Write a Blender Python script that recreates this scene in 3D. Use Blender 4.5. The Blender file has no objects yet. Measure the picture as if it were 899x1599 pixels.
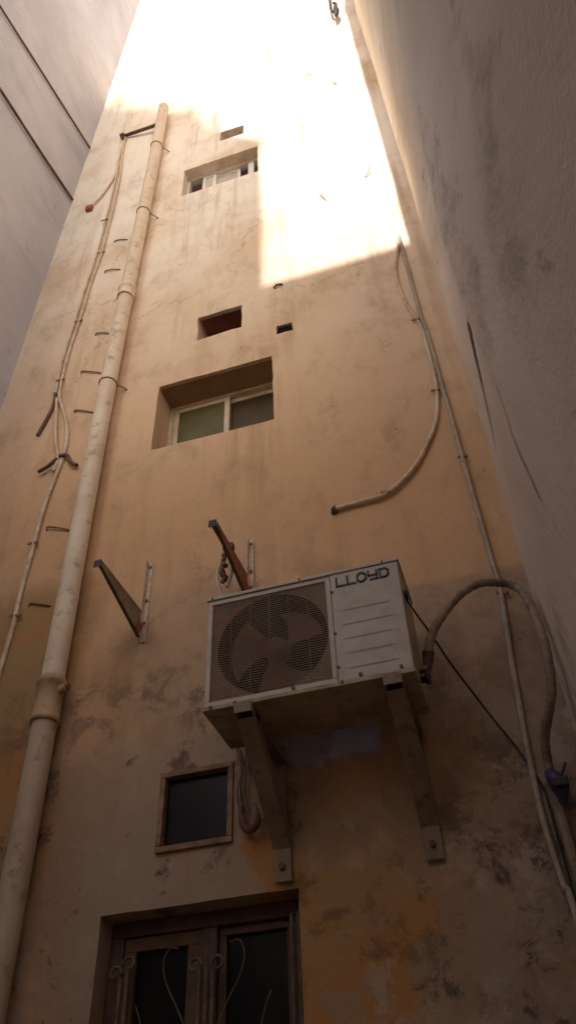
import bpy, math, random
from mathutils import Vector, Matrix, noise

random.seed(7)
SC = bpy.context.scene
COL = SC.collection
R = math.radians

# ------------------------------------------------------------------ layout (metres, ground at z = 0)
WY = 2.95          # face of the front wall
XR = 0.245         # face of the right wall
XL = -2.92         # face of the left wall
OY = -8.0
L_END = 1.3; R_END = 0.2
H_FRONT, H_RIGHT, H_LEFT = 19.5, 13.6, 17.2
SUN_EL = 24.0
SUN_AZ = 2.3       # degrees to the right of square-on

# ------------------------------------------------------------------ material helpers
class NT:
    """small wrapper to write node trees"""
    def __init__(s, name):
        s.m = bpy.data.materials.new(name); s.m.use_nodes = True
        s.t = s.m.node_tree; s.n = s.t.nodes; s.l = s.t.links
        s.b = s.n['Principled BSDF']
    def new(s, ty, **kw):
        x = s.n.new(ty)
        for k, v in kw.items(): setattr(x, k, v)
        return x
    def put(s, node, i, v):
        if isinstance(v, bpy.types.NodeSocket): s.l.new(v, node.inputs[i])
        else: node.inputs[i].default_value = v
    def math(s, op, a, b=0.0, clamp=False):
        x = s.new('ShaderNodeMath', operation=op, use_clamp=clamp)
        s.put(x, 0, a); s.put(x, 1, b); return x.outputs[0]
    def vmath(s, op, a, b=(0, 0, 0)):
        x = s.new('ShaderNodeVectorMath', operation=op)
        s.put(x, 0, a); s.put(x, 1, b); return x.outputs[0]
    def pos(s):
        return s.new('ShaderNodeNewGeometry').outputs['Position']
    def noise(s, vec, scale, detail=4.0, rough=.55, dist=0.0):
        x = s.new('ShaderNodeTexNoise')
        s.put(x, 'Vector', vec); s.put(x, 'Scale', scale); s.put(x, 'Detail', detail)
        s.put(x, 'Roughness', rough); s.put(x, 'Distortion', dist)
        return x.outputs['Fac'], x.outputs['Color']
    def ramp(s, v, a, b, lo=0.0, hi=1.0):
        x = s.new('ShaderNodeMapRange', interpolation_type='SMOOTHSTEP')
        s.put(x, 0, v); s.put(x, 1, a); s.put(x, 2, b); s.put(x, 3, lo); s.put(x, 4, hi)
        return x.outputs[0]
    def mix(s, f, a, b, mode='MIX'):
        x = s.new('ShaderNodeMix', data_type='RGBA', blend_type=mode)
        s.put(x, 0, f)
        for i, v in ((6, a), (7, b)):
            s.put(x, i, v if isinstance(v, bpy.types.NodeSocket) else (*v, 1.0))
        return x.outputs[2]
    def xyz(s, v):
        x = s.new('ShaderNodeSeparateXYZ'); s.put(x, 0, v); return x.outputs
    def scale(s, v, k):
        return s.vmath('MULTIPLY', v, k)
    def bump(s, h, strength=.4, dist=.01, normal=None):
        x = s.new('ShaderNodeBump'); s.put(x, 'Strength', strength); s.put(x, 'Distance', dist); s.put(x, 'Height', h)
        if normal: s.put(x, 'Normal', normal)
        return x.outputs[0]
    def out(s, col, rough=.85, normal=None, metal=0.0, spec=.3):
        s.put(s.b, 'Base Color', col if isinstance(col, bpy.types.NodeSocket) else (*col, 1.0))
        s.put(s.b, 'Roughness', rough); s.put(s.b, 'Metallic', metal); s.put(s.b, 'Specular IOR Level', spec)
        if normal: s.put(s.b, 'Normal', normal)
        return s.m

def box_mask(k, v, x0, x1, z0, z1, soft=.1):
    """soft rectangle in x and z of the (already wobbled) position v"""
    o = k.xyz(v)
    a = k.math('MULTIPLY', k.ramp(o[0], x0 - soft, x0 + soft), k.ramp(o[0], x1 - soft, x1 + soft, 1, 0))
    b = k.math('MULTIPLY', k.ramp(o[2], z0 - soft, z0 + soft), k.ramp(o[2], z1 - soft, z1 + soft, 1, 0))
    return k.math('MULTIPLY', a, b)

def make_front_plaster():
    k = NT('stained_tan_plaster'); p = k.pos()
    n1, c1 = k.noise(p, 1.3, 5, .6)
    wob = k.vmath('ADD', p, k.scale(k.vmath('SUBTRACT', c1, (.5, .5, .5)), (.5, .5, .5)))
    z = k.xyz(p)[2]
    zw = k.xyz(wob)[2]
    # paint: cream near the top, tan below; the well's fading light put into colour
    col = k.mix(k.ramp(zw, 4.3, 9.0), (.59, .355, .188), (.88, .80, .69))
    n2, _ = k.noise(p, .9, 4, .6)
    col = k.mix(k.ramp(n2, .42, .68, 0, .55), col, (.62, .42, .25))
    n3, _ = k.noise(k.scale(p, (1., 1., .7)), 3.4, 8, .7, .15)
    col = k.mix(k.ramp(n3, .48, .68, 0, k.ramp(zw, 3.5, 8.5, .7, .3)), col, (.40, .26, .155))
    # rain streaks
    st, _ = k.noise(k.scale(p, (7., 7., .45)), 1.0, 5, .6)
    col = k.mix(k.ramp(st, .50, .74, 0, .5), col, (.43, .265, .15))
    # damp lower storey: paint gone, cement and grime, the dimness below painted in
    low = k.ramp(zw, 3.1, 4.1, 1, 0)
    n4, _ = k.noise(p, 2.2, 6, .62, .4)
    col = k.mix(k.math('MULTIPLY', low, k.ramp(n4, .36, .56, .35, 1.)), col, (.33, .218, .138))
    # the rectangle of bare cement right of the conditioner
    wob2 = k.vmath('ADD', p, k.scale(k.vmath('SUBTRACT', c1, (.5, .5, .5)), (.12, .12, .12)))
    pm = box_mask(k, wob2, -.27, .6, .0, 3.89, .025)
    n5, _ = k.noise(p, 6.0, 7, .7, .8)
    cem = k.mix(k.ramp(n5, .4, .66), (.33, .245, .18), (.18, .125, .085))
    col = k.mix(k.math('MULTIPLY', pm, k.ramp(n2, .35, .6, .5, .8)), col, cem)
    # grey trowelled patches
    g = box_mask(k, wob, -1.75, -1.0, 2.35, 3.3, .14)
    g2 = box_mask(k, wob, -1.6, -1.0, 3.45, 4.3, .18)
    col = k.mix(k.math('MULTIPLY', k.math('MAXIMUM', g, k.math('MULTIPLY', g2, .6)), .75), col, (.37, .275, .20))
    # run-off below sills and openings
    sills = None
    for b_ in ((-1.70, -.86, 4.1, 5.34), (-1.45, -1.08, 5.95, 6.42), (-.86, -.72, 5.4, 6.21), (-1.72, -.96, 7.6, 8.83), (-1.42, -1.10, 2.6, 2.88), (-1.72, -1.45, 3.0, 3.92), (-.62, -.52, 3.8, 4.47)):
        mk = box_mask(k, wob2, *b_, .06)
        sills = mk if sills is None else k.math('MAXIMUM', sills, mk)
    st2, _ = k.noise(k.scale(p, (9., 9., .6)), 1.0, 6, .65)
    col = k.mix(k.math('MULTIPLY', sills, k.ramp(st2, .46, .72, 0, .42)), col, (.33, .19, .095))
    # hairline cracks
    vc = k.new('ShaderNodeTexVoronoi', feature='DISTANCE_TO_EDGE'); k.put(vc, 'Vector', k.vmath('ADD', p, k.scale(k.vmath('SUBTRACT', k.noise(p, 4, 6, .7)[1], (.5, .5, .5)), (.45, .45, .45)))); k.put(vc, 'Scale', .85)
    col = k.mix(k.math('MULTIPLY', k.ramp(vc.outputs['Distance'], .002, .007, 1, 0), k.ramp(n2, .48, .58, 0, .42)), col, (.22, .13, .075))
    # orange flaked paint
    wob4 = k.vmath('ADD', wob, k.scale(k.vmath('SUBTRACT', k.noise(p, 3.1, 6, .65)[1], (.5, .5, .5)), (.5, .5, .6)))
    o1 = box_mask(k, wob4, -.95, -.42, 1.2, 2.62, .12)
    o2 = box_mask(k, wob4, -1.12, -.86, 2.55, 2.95, .07)
    o3 = box_mask(k, wob, -2.9, -1.75, 2.6, 4.6, .35)
    om = k.math('MAXIMUM', k.math('MAXIMUM', o1, k.math('MULTIPLY', o2, .8)), k.math('MULTIPLY', o3, .5))
    n6, _ = k.noise(p, 4.2, 5, .6)
    col = k.mix(k.math('MULTIPLY', k.ramp(om, .35, .5), k.ramp(n6, .34, .40, .35, .95)), col, k.mix(k.ramp(n2, .45, .6), (.42, .20, .072), (.36, .225, .105)))
    # pale blue patch under the conditioner
    wob3 = k.vmath('ADD', p, k.scale(k.vmath('SUBTRACT', k.noise(p, 7, 4, .6)[1], (.5, .5, .5)), (.16, .16, .16)))
    col = k.mix(k.math('MULTIPLY', box_mask(k, wob3, -.87, -.50, 3.14, 3.27, .03), .8), col, (.46, .52, .74))
    # flakes of pale plaster in the damp zone
    nf, _ = k.noise(p, 3.2, 10, .72, .2)
    flake = k.math('MULTIPLY', k.ramp(nf, .54, .575), k.math('MULTIPLY', k.ramp(zw, 3.2, 4.2, .62, 0), k.ramp(k.xyz(p)[0], -2.0, -.2, .35, 1)))
    col = k.mix(flake, col, k.mix(k.ramp(n6, .4, .6), (.44, .355, .27), (.33, .255, .19)))
    # dark mould blotches, mostly low
    n7, _ = k.noise(p, 4.6, 9, .75, .25)
    n8, _ = k.noise(p, .8, 2, .5)
    band = k.math('MULTIPLY', box_mask(k, wob, -2.3, -1.05, 3.35, 3.75, .12), k.ramp(n5, .46, .62))
    col = k.mix(k.math('MULTIPLY', band, .6), col, (.13, .09, .07))
    mould = k.math('MULTIPLY', k.ramp(n7, .53, .62), k.math('MULTIPLY', k.ramp(n8, .4, .62, .15, 1), k.ramp(zw, 2.6, 4.8, .95, .10)))
    col = k.mix(mould, col, (.10, .07, .05))
    # specks
    v = k.new('ShaderNodeTexVoronoi'); k.put(v, 'Vector', wob2); k.put(v, 'Scale', 7.0)
    sp = k.math('MULTIPLY', k.ramp(v.outputs['Distance'], .03, .09, 1, 0), k.ramp(n3, .5, .6))
    col = k.mix(k.math('MULTIPLY', sp, .6), col, (.16, .10, .06))
    gr, _ = k.noise(p, 70, 3, .6)
    col = k.mix(.22, col, k.mix(gr, (.2, .2, .2), (.8, .8, .8)), 'SOFT_LIGHT')
    h = k.math('ADD', k.math('ADD', n3, k.math('MULTIPLY', flake, .35)), k.math('ADD', k.math('MULTIPLY', gr, .22), k.math('MULTIPLY', n5, .5)))
    nm = k.bump(h, .35, .02)
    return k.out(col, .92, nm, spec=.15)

def make_side_plaster(name, a, b, dark, seed=0., streak=.15, patch=.6, blots=(), trowel=None):
    k = NT(name); p = k.vmath('ADD', k.pos(), (seed, seed * 1.7, seed * .6))
    p0 = p
    if trowel:      # diagonal float strokes: turn the pattern and draw it out along the stroke
        mp = k.new('ShaderNodeMapping', vector_type='TEXTURE'); k.put(mp, 'Vector', p)
        k.put(mp, 'Rotation', (R(trowel[0]), 0, 0)); k.put(mp, 'Scale', (1, trowel[1], 1)); p = mp.outputs[0]
    n1, c1 = k.noise(p, .8, 5, .6)
    n2, _ = k.noise(p, 2.6, 7, .68, .1)
    n3, _ = k.noise(k.scale(p, (1, .55, 1.1)), 2.3, 8, .68)      # trowel sweeps run level
    st, _ = k.noise(k.scale(p0, (5, 5, .4)), 1.0, 5, .6)
    col = k.mix(k.ramp(n1, .35, .66), a, b)
    col = k.mix(k.ramp(n3, .5, .74, 0, patch), col, dark)
    col = k.mix(k.ramp(st, .54, .78, 0, streak), col, dark)
    n6, c2_ = k.noise(p, 5.5, 9, .78, .05)
    n7, _ = k.noise(p, .9, 2)
    col = k.mix(k.math('MULTIPLY', k.ramp(n6, .57, .70), k.ramp(n7, .48, .62, .0, .75)), col, tuple(.45 * c for c in dark))
    spots, _ = k.noise(p, 14, 6, .7, .4)
    col = k.mix(k.ramp(spots, .60, .72, 0, .45), col, tuple(.6 * c for c in dark))
    for b_ in blots:
        yz = k.new('ShaderNodeCombineXYZ'); o_ = k.xyz(k.vmath('ADD', k.pos(), k.scale(k.vmath('SUBTRACT', c2_, (.5, .5, .5)), (.9, .9, .9)))); k.put(yz, 0, o_[1]); k.put(yz, 2, o_[2])
        col = k.mix(k.math('MULTIPLY', box_mask(k, yz.outputs[0], *b_, .12), k.ramp(n6, .42, .62, .1, .55)), col, tuple(.55 * c for c in dark))
    gr, _ = k.noise(p0, 60, 4, .65)
    col = k.mix(.25, col, k.mix(gr, (.2, .2, .2), (.8, .8, .8)), 'SOFT_LIGHT')
    h = k.math('ADD', k.math('ADD', n2, k.math('MULTIPLY', n3, .7)), k.math('MULTIPLY', gr, .2))
    return k.out(col, .92, k.bump(h, .4, .025), spec=.15)

def simple(name, c1, c2, scale=8., rough=.6, metal=0., spec=.35, bump=.15, dirt=None, lo=.4, hi=.65):
    k = NT(name); p = k.pos()
    n, _ = k.noise(p, scale, 6, .65, .15)
    col = k.mix(k.ramp(n, lo, hi), c1, c2)
    if dirt:
        n2, _ = k.noise(p, scale * 2.7, 7, .7, .15)
        col = k.mix(k.ramp(n2, .52, .68, 0, .8), col, dirt)
    g, _ = k.noise(p, scale * 14, 3)
    return k.out(col, rough, k.bump(k.math('ADD', n, k.math('MULTIPLY', g, .3)), bump, .006), metal, spec)

M = dict(
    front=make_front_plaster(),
    right=make_side_plaster('grey_brown_cement_render', (.73, .585, .44), (.85, .71, .565), (.50, .385, .275), 3.1, trowel=(56, 4.5), streak=.05, blots=((1.35, 2.0, 3.9, 5.2), (.6, 1.2, 3.0, 3.5), (2.3, 2.95, 2.0, 3.2))),
    left=make_side_plaster('pale_grey_cement_render', (.48, .465, .50), (.57, .55, .565), (.36, .335, .345), 9.4, .2, .5),
    opposite=make_side_plaster('cream_render', (.62, .54, .44), (.68, .58, .46), (.45, .36, .28), 5.0),
    ground=make_side_plaster('dusty_concrete_floor', (.30, .25, .2), (.36, .3, .24), (.2, .16, .12), 1.0),
    crack=simple('dark_crack', (.05, .035, .025), (.09, .065, .05)),
    crack_faint=simple('hairline_crack', (.27, .21, .165), (.33, .26, .2)),
    soffit=simple('shade_brown_soffit', (.27, .165, .085), (.33, .21, .115), 5, .9, spec=.1),  # brown stands in for the shade under the lintel
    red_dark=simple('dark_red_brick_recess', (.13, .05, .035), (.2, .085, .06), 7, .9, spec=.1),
    void=simple('unlit_interior', (.012, .010, .009), (.02, .016, .013), 4, .9, spec=.05),  # near-black stands in for shade in rooms, wall hole and fan barrel
    pvc=simple('cream_painted_pipe', (.74, .60, .45), (.66, .52, .375), 4, .55, dirt=(.40, .28, .18)),
    pvc_old=simple('browned_pipe_coupling', (.48, .31, .18), (.38, .24, .135), 9, .6, dirt=(.25, .13, .075)),
    conduit=simple('tan_painted_conduit', (.66, .52, .36), (.52, .38, .25), 9, .55, dirt=(.32, .2, .11)),
    conduit_low=simple('pale_dusty_conduit', (.42, .335, .25), (.33, .25, .18), 9, .55, dirt=(.22, .15, .1)),
    cable_dark=simple('dark_brown_cable', (.10, .055, .03), (.16, .09, .05), 9, .55),
    cable_black=simple('black_cable', (.018, .014, .013), (.03, .022, .02), 9, .5),
    pvc_low=simple('shade_toned_dirty_pipe', (.50, .385, .275), (.42, .315, .215), 4, .6, dirt=(.26, .17, .105)),  # darker copy of the pipe colour: low shade painted in, plus dirt
    hose=simple('taped_insulation', (.30, .215, .145), (.20, .135, .09), 14, .75, dirt=(.14, .09, .06)),
    clip=simple('rusty_clip', (.20, .11, .06), (.30, .19, .11), 20, .7),
    ac_white=simple('dusty_cream_enamel', (.47, .40, .315), (.39, .32, .245), 3, .45, dirt=(.36, .29, .21), bump=.05),
    ac_base=simple('dirty_enamel_base', (.42, .32, .19), (.30, .21, .12), 6, .6, dirt=(.2, .12, .06)),
    ac_side=simple('ochre_dusty_enamel', (.46, .38, .25), (.36, .28, .18), 6, .5, dirt=(.25, .18, .11)),
    ac_line=simple('pressed_groove', (.30, .24, .19), (.26, .2, .16), 8, .6),
    logo=simple('black_lettering', (.03, .022, .02), (.045, .035, .03), 8, .45),
    grille=simple('dusty_wire', (.25, .165, .11), (.19, .115, .07), 6, .6, dirt=(.28, .12, .055)),
    shroud=simple('dusty_fan_shroud', (.42, .31, .205), (.33, .22, .135), 4, .7, dirt=(.40, .17, .07)),
    coil=simple('dark_condenser_coil', (.010, .008, .011), (.018, .013, .016), 30, .8, spec=.1),
    blade=simple('dust_caked_fan_blade', (.21, .125, .085), (.27, .11, .07), 5, .7, dirt=(.30, .14, .09)),
    screw=simple('dark_screw', (.06, .045, .035), (.1, .07, .05), 20, .5, metal=.6),
    brass=simple('tarnished_valve', (.09, .06, .075), (.16, .11, .09), 18, .4, metal=.7),
    rust=simple('brown_rusty_steel', (.23, .16, .105), (.28, .20, .135), 8, .8, metal=.0, dirt=(.12, .065, .035)),
    rust_red=simple('red_oxide_steel', (.36, .105, .06), (.27, .075, .045), 12, .7, dirt=(.12, .06, .04)),
    steel_pale=simple('chalky_pale_steel', (.60, .50, .39), (.45, .34, .24), 16, .7, dirt=(.25, .14, .08)),
    steel_olive=simple('olive_grey_steel', (.30, .24, .15), (.22, .165, .1), 10, .6, dirt=(.15, .09, .05)),
    alu=simple('weathered_aluminium', (.60, .49, .36), (.50, .39, .27), 10, .5, dirt=(.36, .25, .15)),
    alu_white=simple('white_window_profile', (.80, .77, .72), (.74, .69, .62), 6, .45),
    wood=simple('dark_stained_wood', (.075, .038, .024), (.12, .062, .037), 6, .55, dirt=(.05, .025, .02)),
    wood_tan=simple('worn_brown_frame', (.13, .072, .038), (.09, .05, .028), 9, .7, dirt=(.08, .045, .03)),
    iron=simple('rusty_wrought_iron', (.12, .07, .04), (.19, .12, .075), 14, .7, dirt=(.05, .028, .018)),
    wire_red=simple('faded_red_cloth', (.20, .085, .055), (.14, .06, .04), 12, .85),
    violet=simple('dark_violet_plastic', (.045, .03, .06), (.06, .045, .07), 12, .45),
    roof=simple('roof_screed', (.4, .36, .31), (.45, .4, .35), 3, .9),
)
def glass_mat(name, c, c2, rough=.12, spec=.5):
    k = NT(name); p = k.pos()
    n, _ = k.noise(p, 5, 5, .6)
    return k.out(k.mix(k.ramp(n, .4, .65), c, c2), rough, k.bump(n, .02, .01), 0., spec)
M['glass_olive'] = glass_mat('olive_reflection_glass', (.115, .10, .042), (.09, .08, .032), .45, .18)  # reflection of the dim surroundings is put into the base colour
M['glass_brown'] = glass_mat('brown_reflection_glass', (.075, .052, .028), (.055, .037, .02), .45, .18)  # browner pane, reflected tone painted in likewise
M['glass_dark'] = glass_mat('dark_pane', (.007, .006, .006), (.012, .010, .008), .3, .12)
M['glass_pale'] = glass_mat('frosted_pale_pane', (.55, .50, .44), (.47, .42, .37), .4)

# ------------------------------------------------------------------ mesh helpers
class MB:
    def __init__(s): s.v = []; s.f = []; s.sm = []
    def add(s, vs, fs, smooth=False):
        o = len(s.v); s.v += [tuple(v) for v in vs]
        for f in fs: s.f.append(tuple(i + o for i in f)); s.sm.append(smooth)
        return s
    def box(s, x0, x1, y0, y1, z0, z1):
        vs = [(x, y, z) for x in (x0, x1) for y in (y0, y1) for z in (z0, z1)]
        return s.add(vs, [(0, 1, 3, 2), (4, 6, 7, 5), (0, 4, 5, 1), (2, 3, 7, 6), (0, 2, 6, 4), (1, 5, 7, 3)])
    def obox(s, a, b, w, t, up=(1, 0, 0)):
        """bar from a to b, w wide along `up`-ish, t thick across"""
        a, b = Vector(a), Vector(b); d = (b - a).normalized()
        u = Vector(up); u = (u - d * u.dot(d)).normalized(); n = d.cross(u)
        vs = [c + u * (sw * w / 2) + n * (st * t / 2) for c in (a, b) for sw in (-1, 1) for st in (-1, 1)]
        return s.add(vs, [(0, 1, 3, 2), (4, 6, 7, 5), (0, 4, 5, 1), (2, 3, 7, 6), (0, 2, 6, 4), (1, 5, 7, 3)])
    def tube(s, pts, r, seg=10, cap=True, radii=None):
        pts = [Vector(p) for p in pts]; n = len(pts)
        t0 = (pts[1] - pts[0]).normalized()
        u = t0.orthogonal().normalized(); rings = []
        for i, p in enumerate(pts):
            t = (pts[min(i + 1, n - 1)] - pts[max(i - 1, 0)])
            t = t.normalized() if t.length > 1e-9 else t0
            u = (u - t * u.dot(t)).normalized(); w = t.cross(u)
            rr = radii[i] if radii else r
            rings.append([p + (u * math.cos(2 * math.pi * j / seg) + w * math.sin(2 * math.pi * j / seg)) * rr for j in range(seg)])
        vs = [v for ring in rings for v in ring]
        fs = [(i * seg + j, i * seg + (j + 1) % seg, (i + 1) * seg + (j + 1) % seg, (i + 1) * seg + j) for i in range(n - 1) for j in range(seg)]
        s.add(vs, fs, True)
        if cap:
            s.add(rings[0], [tuple(reversed(range(seg)))]); s.add(rings[-1], [tuple(range(seg))])
        return s
    def disc(s, c, r, axis='y', seg=24, t=.004):
        c = Vector(c); d = dict(x=Vector((t, 0, 0)), y=Vector((0, t, 0)), z=Vector((0, 0, t)))[axis]
        return s.tube([c - d / 2, c + d / 2], r, seg)
    def build(s, name, mat, parent=None, bevel=0., loc=None, recalc=True):
        me = bpy.data.meshes.new(name); me.from_pydata(s.v, [], s.f)
        me.polygons.foreach_set('use_smooth', s.sm); me.update()
        if recalc:
            import bmesh
            bm = bmesh.new(); bm.from_mesh(me); bmesh.ops.recalc_face_normals(bm, faces=bm.faces); bm.to_mesh(me); bm.free()
        o = bpy.data.objects.new(name, me); COL.objects.link(o)
        me.materials.append(M[mat])
        if parent:
            o.parent = parent
            q, off = parent, Vector()
            while q: off += q.location; q = q.parent
            o.location = -off
        if bevel:
            b = o.modifiers.new('bevel', 'BEVEL'); b.width = bevel; b.segments = 2; b.limit_method = 'ANGLE'
        return o

def smooth(pts, k=8):
    P = [Vector(p) for p in pts]; out = []
    Q = [P[0] * 2 - P[1]] + P + [P[-1] * 2 - P[-2]]
    for i in range(1, len(Q) - 2):
        a, b, c, d = Q[i - 1:i + 3]
        for j in range(k):
            t = j / k
            out.append(.5 * ((2 * b) + (c - a) * t + (2 * a - 5 * b + 4 * c - d) * t * t + (3 * b - a - 3 * c + d) * t ** 3))
    out.append(P[-1]); return out

def wiggle(pts, amp, fr=3.0, seed=0):
    o = []
    for p in pts:
        q = Vector(p) * fr + Vector((seed * 3.1, seed, 0))
        o.append(Vector(p) + Vector((noise.noise(q), 0, noise.noise(q + Vector((9, 4, 2))))) * amp)
    return o

def tag(o, label=None, cat=None, group=None, kind=None):
    if label: o['label'] = label
    if cat: o['category'] = cat
    if group: o['group'] = group
    if kind: o['kind'] = kind
    return o

def thing(name, loc, label, cat, group=None):
    o = bpy.data.objects.new(name, None); COL.objects.link(o); o.location = loc; o.empty_display_size = .1
    return tag(o, label, cat, group)

def copy_tree(o, parent=None):
    c = o.copy(); COL.objects.link(c)
    if parent: c.parent = parent
    for ch in list(o.children): copy_tree(ch, c)
    return c

# ------------------------------------------------------------------ ground
g = MB().add([(-60, -60, 0), (60, -60, 0), (60, 60, 0), (-60, 60, 0)], [(0, 1, 2, 3)])
tag(g.build('ground', 'ground'), kind='structure')

# ------------------------------------------------------------------ front building: wall with real openings
HOLES = [  # x0, x1, z0, z1, depth, jitter
    (-1.672, -.884, 5.335, 5.966, .26, .004),   # 0 sliding window
    (-1.430, -1.096, 6.400, 6.688, .34, .010),  # 1 raw opening
    (-.848, -.740, 6.195, 6.285, .20, .014),    # 2 small hole
    (-1.705, -.968, 8.830, 9.366, .24, .004),   # 3 upper window
    (-1.356, -1.112, 9.790, 10.005, .16, .004), # 4 upper vent
    (-1.402, -1.113, 2.880, 3.178, .14, .004),  # 5 low vent
    (-1.632, -.844, 1.350, 2.661, .22, .004),   # 6 grilled window
]
def span(a, b, step, fixed):
    xs = sorted(set([a, b] + fixed)); out = []
    for p, q in zip(xs, xs[1:]):
        n = max(1, round((q - p) / step))
        out += [p + (q - p) * i / n for i in range(n)]
    return out + [xs[-1]]
fb = thing('apartment_building', (-1.3, 3.2, 0), 'tall tan plastered block with stained wall and stacked windows facing the light well', 'building')
def front_wall():
    xs = span(XL - .25, XR + .25, .055, [h[0] for h in HOLES] + [h[1] for h in HOLES])
    zs = span(0., H_FRONT, .07, [h[2] for h in HOLES] + [h[3] for h in HOLES])
    nx = len(xs); mb = MB(); vs = []
    def inside(x, z): return any(h[0] < x < h[1] and h[2] < z < h[3] for h in HOLES)
    def on_rim(x, z):
        for h in HOLES:
            if h[0] - 1e-6 <= x <= h[1] + 1e-6 and h[2] - 1e-6 <= z <= h[3] + 1e-6:
                return h
    for z in zs:
        for x in xs:
            q = Vector((x, z, 1.7))
            y = WY + .010 * noise.noise(q * .9) + .004 * noise.noise(q * 3.7) + .0015 * noise.noise(q * 11)
            h = on_rim(x, z); dx = dz = 0
            if h:
                dx = h[5] * noise.noise(q * 13 + Vector((5, 0, 0))); dz = h[5] * noise.noise(q * 13 + Vector((0, 7, 0)))
                y += .003
            vs.append((x + dx, y, z + dz))
    fs = []
    for i in range(len(zs) - 1):
        for j in range(nx - 1):
            if inside((xs[j] + xs[j + 1]) / 2, (zs[i] + zs[i + 1]) / 2): continue
            fs.append((i * nx + j, i * nx + j + 1, (i + 1) * nx + j + 1, (i + 1) * nx + j))
    mb.add(vs, fs, True)
    ix = lambda v: min(range(nx), key=lambda j: abs(xs[j] - v)); iz = lambda v: min(range(len(zs)), key=lambda i: abs(zs[i] - v))
    for h in HOLES:
        a, b, c, d = ix(h[0]), ix(h[1]), iz(h[2]), iz(h[3])
        loop = [(c, j) for j in range(a, b)] + [(i, b) for i in range(c, d)] + [(d, j) for j in range(b, a, -1)] + [(i, a) for i in range(d, c, -1)]
        rim = [Vector(vs[i * nx + j]) for i, j in loop]
        n = len(rim)
        corners = {0, b - a, b - a + d - c, 2 * (b - a) + d - c}
        # each reveal face by itself so that the arris stays sharp
        for t in range(n):
            p, q = rim[t], rim[(t + 1) % n]
            mb.add([p, q, (q.x, WY + h[4], q.z), (p.x, WY + h[4], p.z)], [(0, 1, 2, 3)])
    # thickness, roof and the mass of the block behind
    x0, x1 = xs[0], xs[-1]
    mb.box(x0, x1, WY + .40, 9.0, 0, H_FRONT)
    mb.add([(x0, WY, H_FRONT), (x1, WY, H_FRONT), (x1, WY + .4, H_FRONT), (x0, WY + .4, H_FRONT)], [(0, 1, 2, 3)])
    return mb
w = front_wall().build('wall', 'front', fb, recalc=False)

# --- sliding window (storey above the conditioner)
def frame_mb(x0, x1, z0, z1, y0, y1, t, tb=None):
    m = MB(); tb = tb or t
    m.box(x0, x1, y0, y1, z1 - t, z1); m.box(x0, x1, y0, y1, z0, z0 + tb)
    m.box(x0, x0 + t, y0, y1, z0 + tb, z1 - t); m.box(x1 - t, x1, y0, y1, z0 + tb, z1 - t)
    return m
def pane(name, mat, parent, x0, x1, z0, z1, y):
    return MB().box(x0, x1, y, y + .006, z0, z1).build(name, mat, parent)

win = frame_mb(-1.674, -.882, 5.333, 5.968, 3.135, 3.205, .034).build('window', 'alu', fb, .003)
win['label'] = 'aluminium two-sash sliding window in a deep reveal'
s1 = frame_mb(-1.640, -1.245, 5.367, 5.934, 3.143, 3.168, .036).build('sash', 'alu', win, .003)
s2 = frame_mb(-1.285, -.916, 5.367, 5.934, 3.174, 3.199, .036).build('sash', 'alu', win, .003)
pane('pane', 'glass_olive', win, -1.606, -1.279, 5.401, 5.900, 3.152)
pane('pane', 'glass_brown', win, -1.251, -.950, 5.401, 5.900, 3.184)
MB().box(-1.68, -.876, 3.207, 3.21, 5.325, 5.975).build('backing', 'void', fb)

MB().box(-1.664, -.892, 2.965, 3.134, 5.958, 5.963).build('soffit_shade_band', 'soffit', fb)  # added band, soffit shade put into its colour
# --- raw opening: red-brown recess
op = MB()
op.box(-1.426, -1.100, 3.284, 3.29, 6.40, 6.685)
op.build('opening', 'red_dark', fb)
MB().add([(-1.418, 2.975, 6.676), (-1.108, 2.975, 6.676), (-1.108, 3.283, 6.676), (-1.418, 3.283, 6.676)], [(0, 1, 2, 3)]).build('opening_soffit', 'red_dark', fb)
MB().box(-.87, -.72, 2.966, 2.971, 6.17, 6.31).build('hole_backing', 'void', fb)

# --- upper window: sashes left half open
uw = frame_mb(-1.707, -.966, 8.828, 9.368, 3.055, 3.12, .022).build('window', 'alu_white', fb, .003)
uw['label'] = 'upper window with white sashes slid half open'
for x0, x1, z1, y in ((-1.555, -1.42, 9.34, 3.062), (-1.45, -1.185, 9.34, 3.085), (-1.10, -1.045, 9.34, 3.062)):
    frame_mb(x0, x1, 8.852, z1, y, y + .02, .03).build('sash', 'alu_white', uw, .002)
pane('pane', 'glass_pale', uw, -1.525, -1.45, 8.88, 9.31, 3.07)
pane('pane', 'glass_pale', uw, -1.42, -1.215, 8.88, 9.31, 3.093)
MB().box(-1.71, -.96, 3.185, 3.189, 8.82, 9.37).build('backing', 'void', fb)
MB().box(-1.37, -1.10, 3.088, 3.092, 9.78, 10.015).build('vent_backing', 'wood', fb)
vl = MB()
for i in range(3):
    z = 9.815 + .07 * i
    vl.add([(-1.355, 3.03, z), (-1.113, 3.03, z), (-1.113, 3.08, z + .045), (-1.355, 3.08, z + .045),
            (-1.355, 3.034, z - .004), (-1.113, 3.034, z - .004), (-1.113, 3.084, z + .041), (-1.355, 3.084, z + .041)],
           [(0, 1, 2, 3), (7, 6, 5, 4), (0, 4, 5, 1), (2, 6, 7, 3), (0, 3, 7, 4), (1, 5, 6, 2)])
vl.build('vent_louvre', 'wood_tan', fb)

# --- low vent
lv = frame_mb(-1.422, -1.098, 2.862, 3.196, 2.935, 2.995, .024).build('vent_frame', 'clip', fb, .004)
MB().box(-1.402, -1.118, 2.972, 2.976, 2.882, 3.176).build('vent_pane', 'glass_dark', lv)

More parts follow.
